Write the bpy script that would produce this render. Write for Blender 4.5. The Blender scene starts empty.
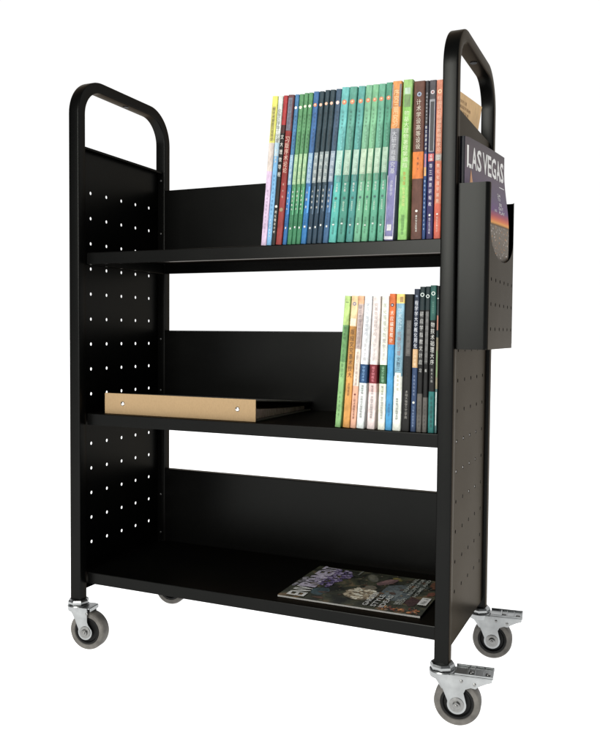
import bpy, bmesh, math, random
from mathutils import Matrix, Vector
random.seed(7)
scene = bpy.context.scene
col = scene.collection
PI = math.pi

# ------------------------------------------------------------------ materials
def lin(c):
    return tuple(((x/255)/12.92 if x/255 <= 0.04045 else ((x/255+0.055)/1.055)**2.4) for x in c)
MATS = {}
def nodes_of(m):
    m.use_nodes = True
    nt = m.node_tree
    return nt, nt.nodes, nt.links, nt.nodes['Principled BSDF']
def printed(rgb, rough=0.5, mottle=0.22, scale=45.0, spec=0.35, name='print'):
    """printed paper / card: base colour with soft blotches and a little wear"""
    key = (name, tuple(rgb), rough, mottle, scale)
    if key in MATS: return MATS[key]
    m = bpy.data.materials.new('%s_%d_%d_%d' % ((name,)+tuple(rgb)))
    nt, N, L, b = nodes_of(m)
    lum = 0.3*rgb[0]+0.59*rgb[1]+0.11*rgb[2]
    c = lin(tuple(0.75*x+0.25*lum for x in rgb))          # ink on paper is never fully saturated
    c = tuple(0.82*x**1.20+0.004 for x in c) if not name.startswith('cover') else tuple(0.95*x+0.004 for x in c)
    tc = N.new('ShaderNodeTexCoord')
    mp = N.new('ShaderNodeMapping'); mp.inputs['Scale'].default_value = (1, 1, 0.45)
    no = N.new('ShaderNodeTexNoise'); no.inputs['Scale'].default_value = scale
    no.inputs['Detail'].default_value = 5; no.inputs['Roughness'].default_value = 0.65
    rp = N.new('ShaderNodeValToRGB')
    rp.color_ramp.elements[0].position = 0.32; rp.color_ramp.elements[1].position = 0.70
    rp.color_ramp.elements[0].color = tuple(x*(1-mottle*1.5) for x in c)+(1,)
    rp.color_ramp.elements[1].color = tuple(min(0.95, x*(1+mottle)+0.012*mottle) for x in c)+(1,)
    L.new(tc.outputs['Object'], mp.inputs['Vector']); L.new(mp.outputs['Vector'], no.inputs['Vector'])
    L.new(no.outputs['Fac'], rp.inputs['Fac']); L.new(rp.outputs['Color'], b.inputs['Base Color'])
    b.inputs['Roughness'].default_value = rough
    b.inputs['Specular IOR Level'].default_value = spec
    MATS[key] = m
    return m

def black_paint():
    m = bpy.data.materials.new('black_powder_coat')
    nt, N, L, b = nodes_of(m)
    tc = N.new('ShaderNodeTexCoord')
    n1 = N.new('ShaderNodeTexNoise'); n1.inputs['Scale'].default_value = 7; n1.inputs['Detail'].default_value = 4
    rp = N.new('ShaderNodeValToRGB')
    rp.color_ramp.elements[0].color = (0.0094, 0.0097, 0.0096, 1)
    rp.color_ramp.elements[1].color = (0.0128, 0.0130, 0.0124, 1)
    rr = N.new('ShaderNodeMapRange'); rr.inputs['To Min'].default_value = 0.29; rr.inputs['To Max'].default_value = 0.36
    n2 = N.new('ShaderNodeTexNoise'); n2.inputs['Scale'].default_value = 1400; n2.inputs['Detail'].default_value = 2
    bp = N.new('ShaderNodeBump'); bp.inputs['Strength'].default_value = 0.10; bp.inputs['Distance'].default_value = 0.0004
    L.new(tc.outputs['Object'], n1.inputs['Vector']); L.new(tc.outputs['Object'], n2.inputs['Vector'])
    L.new(n1.outputs['Fac'], rp.inputs['Fac']); L.new(rp.outputs['Color'], b.inputs['Base Color'])
    L.new(n1.outputs['Fac'], rr.inputs['Value']); L.new(rr.outputs['Result'], b.inputs['Roughness'])
    L.new(n2.outputs['Fac'], bp.inputs['Height']); L.new(bp.outputs['Normal'], b.inputs['Normal'])
    # semi-gloss coat: dark face-on, a warm sheen towards grazing angles (edge tint of the metallic lobe)
    b.inputs['Metallic'].default_value = 0.88
    b.inputs['Specular IOR Level'].default_value = 0.22
    b.inputs['Specular Tint'].default_value = (0.47, 0.438, 0.394, 1)
    return m
BLACK = black_paint()

def simple(name, rgb_lin, rough, metal=0.0, noise=0.0, scale=60, spec=0.5, bump=0.0):
    m = bpy.data.materials.new(name)
    nt, N, L, b = nodes_of(m)
    tc = N.new('ShaderNodeTexCoord')
    no = N.new('ShaderNodeTexNoise'); no.inputs['Scale'].default_value = scale; no.inputs['Detail'].default_value = 4
    rp = N.new('ShaderNodeValToRGB')
    rp.color_ramp.elements[0].position = .3; rp.color_ramp.elements[1].position = .7
    rp.color_ramp.elements[0].color = tuple(x*(1-noise) for x in rgb_lin)+(1,)
    rp.color_ramp.elements[1].color = tuple(min(1, x*(1+noise)) for x in rgb_lin)+(1,)
    L.new(tc.outputs['Object'], no.inputs['Vector']); L.new(no.outputs['Fac'], rp.inputs['Fac'])
    L.new(rp.outputs['Color'], b.inputs['Base Color'])
    b.inputs['Roughness'].default_value = rough; b.inputs['Metallic'].default_value = metal
    b.inputs['Specular IOR Level'].default_value = spec
    if metal > 0:
        rr = N.new('ShaderNodeMapRange'); rr.inputs['To Min'].default_value = rough-.08; rr.inputs['To Max'].default_value = rough+.10
        L.new(no.outputs['Fac'], rr.inputs['Value']); L.new(rr.outputs['Result'], b.inputs['Roughness'])
    if bump:
        bp = N.new('ShaderNodeBump'); bp.inputs['Strength'].default_value = bump; bp.inputs['Distance'].default_value = 0.0006
        L.new(no.outputs['Fac'], bp.inputs['Height']); L.new(bp.outputs['Normal'], b.inputs['Normal'])
    return m
ZINC = simple('zinc_plate', (0.33, 0.34, 0.342), 0.33, 1.0, 0.16, 45)
ZINC_D = simple('zinc_bolt', (0.24, 0.24, 0.235), 0.36, 1.0, 0.15, 200)
RUBBER = simple('grey_rubber', (0.118, 0.111, 0.101), 0.66, 0, 0.30, 70, 0.3, 0.25)
HUB = simple('black_hub_plastic', (0.004, 0.004, 0.004), 0.55, 0, 0.2, 50, 0.2)
PLUG = simple('black_plug_plastic', (0.012, 0.012, 0.012), 0.42, 0, 0.2, 50, 0.5)
STEEL = simple('screw_steel', (0.10, 0.10, 0.10), 0.4, 1.0, 0.2, 300)
PAGES = simple('page_edges', (0.62, 0.58, 0.50), 0.85, 0, 0.12, 120, 0.2)
KRAFT = printed((186, 154, 110), 0.8, 0.05, 420, 0.12, 'kraft')
KRAFT2 = printed((228, 186, 128), 0.75, 0.10, 60, 0.2, 'kraftcover')
RIVET = simple('nickel_rivet', (0.62, 0.60, 0.57), 0.25, 1.0, 0.05, 200)

def ground_mat():
    m = bpy.data.materials.new('self_lit_white_ground')
    nt, N, L, b = nodes_of(m)
    no = N.new('ShaderNodeTexNoise'); no.inputs['Scale'].default_value = 3
    rp = N.new('ShaderNodeValToRGB')
    rp.color_ramp.elements[0].color = (0.86, 0.86, 0.86, 1); rp.color_ramp.elements[1].color = (0.9, 0.9, 0.9, 1)
    L.new(no.outputs['Fac'], rp.inputs['Fac']); L.new(rp.outputs['Color'], b.inputs['Base Color'])
    b.inputs['Roughness'].default_value = 0.9
    b.inputs['Specular IOR Level'].default_value = 0.0
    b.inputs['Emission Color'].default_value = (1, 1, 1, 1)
    b.inputs['Emission Strength'].default_value = 1.0      # added glow: ground emits its own white, so wheel shadows wash out
    return m

# ------------------------------------------------------------------ mesh helpers
class MB:
    def __init__(s): s.v = []; s.f = []; s.mi = []; s.mats = []; s.sm = []
    def m(s, mat):
        if mat not in s.mats: s.mats.append(mat)
        return s.mats.index(mat)
    def add(s, verts, faces, mat, fn=None, smooth=False):
        o = len(s.v); k = s.m(mat)
        s.v += [tuple(fn(*p)) if fn else tuple(p) for p in verts]
        for f in faces:
            s.f.append([i+o for i in f]); s.mi.append(k); s.sm.append(smooth)
    def box(s, x0, x1, y0, y1, z0, z1, mat, bev=0.0, seg=1, fn=None):
        bm = bmesh.new()
        vs = [bm.verts.new(p) for p in [(x0,y0,z0),(x1,y0,z0),(x1,y1,z0),(x0,y1,z0),(x0,y0,z1),(x1,y0,z1),(x1,y1,z1),(x0,y1,z1)]]
        for f in [(3,2,1,0),(4,5,6,7),(0,1,5,4),(1,2,6,5),(2,3,7,6),(3,0,4,7)]: bm.faces.new([vs[i] for i in f])
        if bev: bmesh.ops.bevel(bm, geom=bm.edges[:], offset=bev, segments=seg, profile=0.5, affect='EDGES')
        bm.verts.index_update()
        s.add([v.co[:] for v in bm.verts], [[v.index for v in f.verts] for f in bm.faces], mat, fn)
        bm.free()
    def revolve(s, prof, mat, fn, n=48, closed=False, smooth=True):
        """prof: list of (r, h); turned round the h axis; fn maps (x, y, h)"""
        vs = []; fs = []
        for r, h in prof:
            for k in range(n):
                a = 2*PI*k/n; vs.append((r*math.cos(a), r*math.sin(a), h))
        m = len(prof)
        for i in range(m if closed else m-1):
            j = (i+1) % m
            for k in range(n):
                l = (k+1) % n
                fs.append([i*n+k, i*n+l, j*n+l, j*n+k])
        if not closed:
            fs.append(list(range(n))[::-1]); fs.append([(m-1)*n+k for k in range(n)])
        s.add(vs, fs, mat, fn, smooth)
    def prism(s, poly, h0, h1, mat, fn, bev=0):
        n = len(poly)
        vs = [(p[0], p[1], h0) for p in poly]+[(p[0], p[1], h1) for p in poly]
        fs = [list(range(n))[::-1], list(range(n, 2*n))]+[[i, (i+1) % n, n+(i+1) % n, n+i] for i in range(n)]
        s.add(vs, fs, mat, fn)
    def build(s, name, parent=None, recalc=True, autosmooth=None):
        me = bpy.data.meshes.new(name)
        me.from_pydata(s.v, [], s.f)
        for mt in s.mats: me.materials.append(mt)
        for p, k, sm in zip(me.polygons, s.mi, s.sm): p.material_index = k; p.use_smooth = sm
        if recalc:
            bm = bmesh.new(); bm.from_mesh(me)
            bmesh.ops.recalc_face_normals(bm, faces=bm.faces[:]); bm.to_mesh(me); bm.free()
        me.update()
        o = bpy.data.objects.new(name, me); col.objects.link(o)
        if parent: o.parent = parent
        if autosmooth: 
            for p in me.polygons: p.use_smooth = True
            me.set_sharp_from_angle(angle=math.radians(autosmooth))
        return o

def curve_fill(outer, holes, thick, mat, mb, fn, res=1):
    """flat sheet with holes: outer and holes are lists of (u, v); thick centred on w=0"""
    cu = bpy.data.curves.new('sheet', 'CURVE'); cu.dimensions = '2D'; cu.fill_mode = 'BOTH'; cu.extrude = thick/2
    for ring in [outer]+holes:
        sp = cu.splines.new('POLY'); sp.points.add(len(ring)-1); sp.use_cyclic_u = True
        for p, q in zip(sp.points, ring): p.co = (q[0], q[1], 0, 1)
    o = bpy.data.objects.new('sheet', cu); col.objects.link(o)
    dg = bpy.context.evaluated_depsgraph_get()
    me = o.evaluated_get(dg).to_mesh()
    mb.add([v.co[:] for v in me.vertices], [list(p.vertices) for p in me.polygons], mat, fn)
    o.evaluated_get(dg).to_mesh_clear()
    bpy.data.objects.remove(o); bpy.data.curves.remove(cu)

GL = {}
def glyphs(txt, bold=0.0):
    """triangulated outline of a string at size 1: verts (x, y), faces, bounding box"""
    if (txt, bold) in GL: return GL[(txt, bold)]
    cu = bpy.data.curves.new('lettering', 'FONT'); cu.body = txt; cu.size = 1; cu.resolution_u = 2
    cu.offset = bold; cu.fill_mode = 'FRONT'
    o = bpy.data.objects.new('lettering', cu); col.objects.link(o)
    dg = bpy.context.evaluated_depsgraph_get()
    ev = o.evaluated_get(dg); me = ev.to_mesh()
    vs = [v.co[:2] for v in me.vertices]; fs = [list(p.vertices) for p in me.polygons]
    ev.to_mesh_clear(); bpy.data.objects.remove(o); bpy.data.curves.remove(cu)
    xs = [v[0] for v in vs] or [0, 1]; ys = [v[1] for v in vs] or [0, 1]
    r = (vs, fs, (min(xs), max(xs), min(ys), max(ys)))
    GL[(txt, bold)] = r
    return r
def put_text(mb, txt, fn, u0, v0, u1, v1, mat, bold=0.0):
    """string stretched into the box u0..u1, v0..v1; fn maps (u, v) to a point"""
    vs, fs, bb = glyphs(txt, bold)
    sx = (u1-u0)/max(1e-6, bb[1]-bb[0]); sy = (v1-v0)/max(1e-6, bb[3]-bb[2])
    mb.add([(u0+(x-bb[0])*sx, v0+(y-bb[2])*sy) for x, y in vs], fs, mat, fn)

def thing(name, label, cat, loc, group=None):
    o = bpy.data.objects.new(name, None); col.objects.link(o)
    o.location = loc; o.empty_display_size = 0.05
    o['label'] = label; o['category'] = cat
    if group: o['group'] = group
    return o

# ------------------------------------------------------------------ measured dimensions (metres)
L_ = 0.760; A = 0.0241; B_ = 0.0208; D = 0.3129; P_ = 0.0068; H = 1.1327; Z0 = 0.1077
SY = 0.0212; LIP = 0.0226
ZS = [0.7921, 0.4767, 0.1602]                    # shelf tops
GZ = 0.0115

cart = thing('library_cart', 'black steel three-shelf library book cart with perforated sides standing on four casters', 'book cart', (L_/2, D/2, GZ))
CX, CY, CZ = L_/2, D/2, GZ
def W(x, y, z): return (x-CX, y-CY, z-CZ)         # world -> cart local

# ---- side frames: rectangular tube bent into a handle
def side_frame(x0, x1):
    R = 0.074
    path = [(0, 1, 0.0)]
    pts = []                                     # outer contour (y, z) with inward normal
    pts.append((0.0, Z0, 1, 0))
    for k in range(1, 24): pts.append((0.0, Z0+(H-R-Z0)*k/24, 1, 0))
    for k in range(17):
        a = PI-PI/2*k/16; pts.append((R+R*math.cos(a), H-R+R*math.sin(a), -math.cos(a), -math.sin(a)))
    for k in range(1, 8): pts.append((R+(D-2*R)*k/8, H, 0, -1))
    for k in range(17):
        a = PI/2-PI/2*k/16; pts.append((D-R+R*math.cos(a), H-R+R*math.sin(a), -math.cos(a), -math.sin(a)))
    for k in range(1, 25): pts.append((D, H-R-(H-R-Z0)*k/24, -1, 0))
    r = 0.0022
    sec = []                                     # rounded rectangle (x, t)
    for cx, ct, a0 in ((x1-r, B_-r, 0), (x0+r, B_-r, 90), (x0+r, r, 180), (x1-r, r, 270)):
        for k in range(4):
            a = math.radians(a0+30*k); sec.append((cx+r*math.cos(a), ct+r*math.sin(a)))
    n = len(sec); vs = []; fs = []
    for (y, z, ny, nz) in pts:
        for (x, t) in sec: vs.append(W(x, y+ny*t, z+nz*t))
    for i in range(len(pts)-1):
        for k in range(n):
            l = (k+1) % n; fs.append([i*n+k, i*n+l, (i+1)*n+l, (i+1)*n+k])
    fs.append(list(range(n))); fs.append([(len(pts)-1)*n+k for k in range(n)])
    mb = MB(); mb.add(vs, fs, BLACK)
    # bolt recess under the grip
    mb.revolve([(0.0062, 0.0), (0.0062, 0.0009), (0.003, 0.0010)], HUB, lambda a, b, h: W((x0+x1)/2+a, 0.165+b, H-B_-h), 20)
    o = mb.build('side_frame', cart, autosmooth=35)
    for (y0, y1) in ((0.0, B_), (D-B_, D)):
        q = MB()
        q.box(x0-0.0014, x1+0.0014, y0-0.0014, y1+0.0014, Z0-0.0045, Z0+0.0012, PLUG, 0.0012, 2, W)
        q.box(x0+0.001, x1-0.001, y0+0.001, y1-0.001, Z0-0.008, Z0-0.0046, PLUG, 0.001, 2, W)
        q.build('end_plug', o, autosmooth=40)
    return o
side_frame(0.0, A); side_frame(L_-A, L_)

# ---- perforated side panels with folded flanges
def circle(cx, cy, r, n=14): return [(cx+r*math.cos(2*PI*k/n), cy+r*math.sin(2*PI*k/n)) for k in range(n)]
def side_panel(xp, s):
    """xp: face turned to the shelves, s=+1 when the shelves lie on +x"""
    mb = MB()
    zb, zt = 0.1255, 0.9990
    yb, yt = B_+0.0006, D-B_-0.0006
    holes = [circle(0.0572+0.0497*i, 0.9140-0.05024*j, 0.0034) for i in range(5) for j in range(15)]
    t = 0.0012
    curve_fill([(yb, zb), (yt, zb), (yt, zt), (yb, zt)], holes, t, BLACK, mb, lambda u, v, w: W(xp-s*t/2+w, u, v))
    f = 0.0125
    def bx(xa, xb, *r): mb.box(min(xa, xb), max(xa, xb), *r, BLACK, 0.0004, 1, W)
    bx(xp+s*0.0001, xp+s*f, yb, yb+t, zb, zt)                      # front flange
    bx(xp+s*0.0001, xp+s*f, yt-t, yt, zb, zt)                      # rear flange
    bx(xp+s*0.0001, xp+s*f, yb+t+.0001, yt-t-.0001, zt-t, zt)      # top flange
    bx(xp+s*(f-t), xp+s*f, yb+t+.0001, yt-t-.0001, zt-0.0045, zt-t-.0001)
    bx(xp+s*0.0001, xp+s*f, yb+t+.0001, yt-t-.0001, zb, zb+t)      # bottom flange
    o = mb.build('side_panel', cart)
    for z in (0.9795, 0.8603, 0.6222, 0.5057, 0.266, 0.1778):
        q = MB()
        q.revolve([(0.0032, 0), (0.0032, 0.0008), (0.0022, 0.0016), (0.0008, 0.0017)], STEEL, lambda a, b, h: W(xp+s*0.0078+a, yt-t-h, z+b), 14)
        q.build('screw', o)
    return o
side_panel(P_, 1); side_panel(L_-P_, -1)

# ---- shelves and back panels
for zt in ZS:
    mb = MB(); xa, xb = 0.0262, L_-0.0262
    yr = 0.2905
    pr = [(SY, zt-LIP), (SY, zt-0.0014), (SY+0.0004, zt-0.0004), (SY+0.0014, zt), (yr, zt), (yr, zt-LIP),
          (yr-0.0012, zt-LIP), (yr-0.0012, zt-0.0012), (SY+0.0022, zt-0.0012), (SY+0.0012, zt-0.0022), (SY+0.0012, zt-LIP+0.0012),
          (SY+0.012, zt-LIP+0.0012), (SY+0.012, zt-LIP)]
    n = len(pr)
    vs = [W(xa, y, z) for y, z in pr]+[W(xb, y, z) for y, z in pr]
    fs = [[i, (i+1) % n, n+(i+1) % n, n+i] for i in range(n)]
    fs += [[0, 1, 2, 3, 8, 9, 10], [3, 4, 7, 8], [4, 5, 6, 7], [0, 10, 11, 12]]
    fs += [[n+i for i in f] for f in fs[-4:]]
    mb.add(vs, fs, BLACK)
    for x0, x1 in ((P_+0.0135, xa-0.0002), (xb+0.0002, L_-P_-0.0135)):          # side wings hooked on the panels
        mb.box(x0, x1, SY+0.014, yr-0.004, zt-LIP, zt-0.0004, BLACK, 0.0005, 1, W)
    mb.build('shelf', cart)
for zt in ZS:
    mb = MB(); xa, xb = A+0.0003, L_-A-0.0003
    y0 = 0.2935; zb = zt-LIP+0.0006; zu = zt+0.1653
    mb.box(xa, xb, y0, y0+0.0012, zb, zu-0.0012, BLACK, 0.0004, 1, W)
    mb.box(xa, xb, y0, y0+0.014, zu-0.0011, zu, BLACK, 0.0004, 1, W)          # folded top edge
    mb.box(xa, xb, y0+0.0128, y0+0.014, zu-0.013, zu-0.0012, BLACK, 0.0004, 1, W)
    mb.build('back_panel', cart)

# ---- document pocket on the outer right side
def pocket():
    mb = MB(); xw = 0.810; y0, y1 = 0.013, 0.2445; zb, zt = 0.6145, 0.8762; t = 0.0012; R = 0.007
    xi = L_+0.0008
    # outer face with scooped cut-out and three rows of punched holes
    ya, yb_ = y0+R, y1-R
    na, nb = ya+0.0055, yb_-0.0012
    ce = 0.134; ea = (nb-na)/2; cy_ = (na+nb)/2
    out = [(ya, zb), (yb_, zb), (yb_, zt), (nb, zt)]
    for k in range(29):
        a = -PI*k/28
        out.append((cy_+ea*math.cos(a), 0.806+0.0455*math.sin(a)))
    out += [(na, zt), (ya, zt)]
    holes = [circle(0.0383+0.0375*i, z, 0.0033, 12) for i in range(6) for z in (0.6473, 0.6870, 0.7267)]
    curve_fill(out, holes, t, BLACK, mb, lambda u, v, w: W(xw-t/2+w, u, v))
    # side walls and rounded corners
    def wall(pts, nrm):
        n = len(pts); vs = []; fs = []
        for (x, y), (nx, ny) in zip(pts, nrm):
            for d in (0, t):
                for z in (zb, zt): vs.append(W(x-nx*d, y-ny*d, z))
        for i in range(n-1):
            a, b = i*4, (i+1)*4
            fs += [[a, b, b+1, a+1], [a+2, a+3, b+3, b+2], [a+1, b+1, b+3, a+3], [a, a+2, b+2, b]]
        fs += [[0, 1, 3, 2], [(n-1)*4+i for i in (0, 2, 3, 1)]]
        mb.add(vs, fs, BLACK)
    pts = [(xi, y0), (xi+0.012, y0), (xi+0.025, y0), (xw-R, y0)]; nr = [(0, -1)]*4
    for k in range(1, 9):
        a = math.radians(-90+90*k/8); pts.append((xw-R+R*math.cos(a), y0+R+R*math.sin(a))); nr.append((math.cos(a), math.sin(a)))
    wall(pts, nr)
    pts = []; nr = []
    for k in range(0, 9):
        a = math.radians(90*k/8); pts.append((xw-R+R*math.cos(a), y1-R+R*math.sin(a))); nr.append((math.cos(a), math.sin(a)))
    pts += [(xi+0.012, y1), (xi, y1)]; nr += [(0, 1)]*2
    wall(pts, nr)
    mb.box(xi, xw-t-0.0002, y0+t+0.0002, y1-t-0.0002, zb, zb+t, BLACK, 0, 1, W)
    mb.box(xi, xi+t, y0+t+0.0002, y1-t-0.0002, zb+t+0.0002, zt-0.003, BLACK, 0, 1, W)
    o = mb.build('document_pocket', cart, autosmooth=35)
    o['label'] = 'black steel document pocket with scooped opening on the outer side of the cart'
pocket()

# ---- casters
TR = 0.0375; TRAIL = 0.0252
def caster(x, y, ang, brake, src=None):
    """one caster: fork plate with tyre, hub, axle bolt, stem nut and pedal as its own pieces"""
    M = Matrix.Translation(Vector(W(x, y, GZ))) @ Matrix.Rotation(math.radians(ang), 4, 'Z')
    if src:
        o = src.copy(); col.objects.link(o); o.matrix_local = M
        for ch in src.children:
            c = ch.copy(); col.objects.link(c); c.parent = o
        return o
    mb = MB()
    def leg(y0, y1):
        p = [(-0.030, 0.0845), (-0.029, 0.078), (-0.0235, 0.0665), (-0.0226, 0.0612), (-0.0146, 0.0425)]
        for k in range(15):
            a = math.radians(165+(380-165)*k/14); p.append((0.0152*math.cos(a), TR+0.0152*math.sin(a)))
        p += [(0.0125, 0.050), (0.0105, 0.0575), (0.0135, 0.0640), (0.0215, 0.0675), (0.029, 0.0665)]
        if brake: p += [(0.0335, 0.0705), (0.045, 0.0765), (0.0545, 0.0800), (0.0545, 0.0845)]
        else: p = p[:-5]+[(0.0068, 0.052), (0.0045, 0.058), (0.0042, 0.0845)]
        mb.prism([(TRAIL+a, b) for a, b in p], y0, y1, ZINC, lambda u, v, w: (u, w, v))
    leg(-0.0180, -0.0158); leg(0.0158, 0.0180)
    # rounded nose of the fork wrapping round the swivel
    lv = [(0.0845, -0.0430, -0.030), (0.0800, -0.0425, -0.0295), (0.0760, -0.0402, -0.028), (0.0700, -0.0356, -0.0245), (0.0640, -0.0306, -0.0225), (0.0610, -0.0284, -0.0225)]
    vs = []; fs = []; nn = 13
    for z, xt, xsd in lv:
        for dd in (0, 0.0020):
            for k in range(nn):
                a = -PI/2+PI*k/(nn-1); vs.append((TRAIL+xsd-(xsd-xt-dd)*math.cos(a), (0.0179-dd)*math.sin(a), z))
    for i in range(len(lv)-1):
        for k in range(nn-1):
            a = i*2*nn+k; b2 = a+2*nn
            fs += [[a, a+1, b2+1, b2], [a+nn, b2+nn, b2+nn+1, a+nn+1]]
    a = (len(lv)-1)*2*nn
    fs += [[a+k, a+k+1, a+nn+k+1, a+nn+k] for k in range(nn-1)]
    mb.add(vs, fs, ZINC, None, True)
    # bridge plate joining the two legs, round at the swivel end
    pl = []
    xr = TRAIL+(0.020 if brake else 0.0085)
    pl += [(xr, -0.0158), (xr, 0.0158), (TRAIL-0.030, 0.0158)]
    for k in range(1, 8):
        a = math.radians(90+180*k/8); pl.append((TRAIL-0.030+0.0125*math.cos(a), 0.0158*math.sin(a)))
    pl.append((TRAIL-0.030, -0.0158))
    mb.prism(pl, 0.0822, 0.0848, ZINC, lambda u, v, w: (u, v, w))
    # ball race dome below the nut
    mb.revolve([(0.0205, 0.0760), (0.0215, 0.0850), (0.0205, 0.0868), (0.016, 0.0875)], ZINC, lambda a, b, h: (a, b, h), 40)
    if not brake:      # turned-down tab behind the wheel
        mb.box(TRAIL+0.0087, TRAIL+0.0107, -0.0150, 0.0150, 0.0775, 0.0848, ZINC, 0.0006)
    for bx_, bz in (((0.0070, 0.0765), (0.0275, 0.0735)) if brake else ((0.004, 0.074),)):
        mb.revolve([(0.0026, 0), (0.0026, 0.0008), (0.0014, 0.0015)], ZINC_D, lambda a, b, h: (TRAIL+bx_+a, -0.0180-h, bz+b), 14)
    o = mb.build('caster', cart, autosmooth=35); o.matrix_local = M
    q = MB()
    q.revolve([(0.0150, 0.0870), (0.0196, 0.0878), (0.0205, 0.0900), (0.0205, 0.0935), (0.0188, 0.0968), (0.0140, 0.0976)], ZINC, lambda a, b, h: (a, b, h), 8, smooth=False)
    q.build('stem_nut', o)
    w2 = 0.0120
    q = MB()
    q.revolve([(0.0262, -w2+0.0022), (0.0275, -w2+0.0004), (0.0345, -w2), (0.0365, -w2+0.0016), (TR, -w2+0.0045), (TR, w2-0.0045), (0.0365, w2-0.0016),
               (0.0345, w2), (0.0275, w2-0.0004), (0.0262, w2-0.0022)], RUBBER, lambda a, b, h: (TRAIL+a, h, TR+b), 64, closed=True)
    q.build('tyre', o, autosmooth=40)
    q = MB()
    q.revolve([(0.0056, -w2-0.002), (0.0085, -w2-0.002), (0.0095, -w2+0.003), (0.0210, -w2+0.004), (0.0232, -w2+0.0008), (0.0261, -w2+0.0012), (0.0261, w2-0.0012),
               (0.0232, w2-0.0008), (0.0210, w2-0.004), (0.0095, w2-0.003), (0.0085, w2+0.002), (0.0056, w2+0.002)], HUB, lambda a, b, h: (TRAIL+a, h, TR+b), 48, closed=True)
    q.build('hub', o, autosmooth=40)
    q = MB()
    q.revolve([(0.0062, -0.0222), (0.0062, -0.0185), (0.0050, -0.0184), (0.0050, 0.0184), (0.0118, 0.01845), (0.0118, 0.0190), (0.0105, 0.0194), (0.0064, 0.0195), (0.0062, 0.0222), (0.0050, 0.0234), (0.0032, 0.0236), (0.0030, 0.0250), (0.0018, 0.0256)],
              ZINC_D, lambda a, b, h: (TRAIL+a, -h, TR+b), 28)
    q.build('axle_bolt', o, autosmooth=30)
    if brake:
        q = MB()
        # pedal: pressed tray with turned-up rims, cross ribs and a stamped dimple
        def tilt(x, y, z): return (x, y, z-0.00*(x-TRAIL))
        x0, x1 = TRAIL-0.004, TRAIL+0.0560
        q.box(x0, x1, -0.0192, 0.0192, 0.0850, 0.0866, ZINC, 0.0004, 1, tilt)
        for yy in (-0.0192, 0.0172): q.box(x0, x1, yy, yy+0.0020, 0.0867, 0.0898, ZINC, 0.0006, 1, tilt)
        for xx, wd in ((TRAIL+0.0145, 0.003), (TRAIL+0.0262, 0.0016), (TRAIL+0.0390, 0.0016), (TRAIL+0.0535, 0.0025)):
            q.box(xx, xx+wd, -0.0170, 0.0170, 0.0867, 0.0884, ZINC, 0.0004, 1, tilt)
        for xx in (TRAIL+0.0215, TRAIL+0.0475):
            q.revolve([(0.0040, 0.0867), (0.0036, 0.0885), (0.002, 0.0892)], ZINC_D, lambda a, b, h: (xx+a, b-0.006, h), 16)
        q.build('brake_pedal', o)
    return o
ANG = 7
c1 = caster(L_-A/2, B_/2, ANG, True);  c1['label'] = 'front right caster with grey tyre and zinc brake pedal'
c2 = caster(L_-A/2, D-B_/2, ANG, True, c1); c2['label'] = 'rear right caster with grey tyre and zinc brake pedal'
c3 = caster(A/2, B_/2, ANG, False); c3['label'] = 'front left caster with grey tyre and no brake pedal'
c4 = caster(A/2, D-B_/2, ANG, False, c3); c4['label'] = 'rear left caster seen only below the bottom shelf'

# ------------------------------------------------------------------ books
CH1 = '义务教育教科书语文数学科学英语上册下年级人民出版社社会道德与法治历史地理生物音乐美术'
CH2 = '高等数学基础教程第三版编著大学物理化学程序设计原理应用技术研究文化艺术概论学习指导'
rc = random.Random(3)
def zh(n, pool): return ''.join(rc.choice(pool) for _ in range(n))

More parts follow.
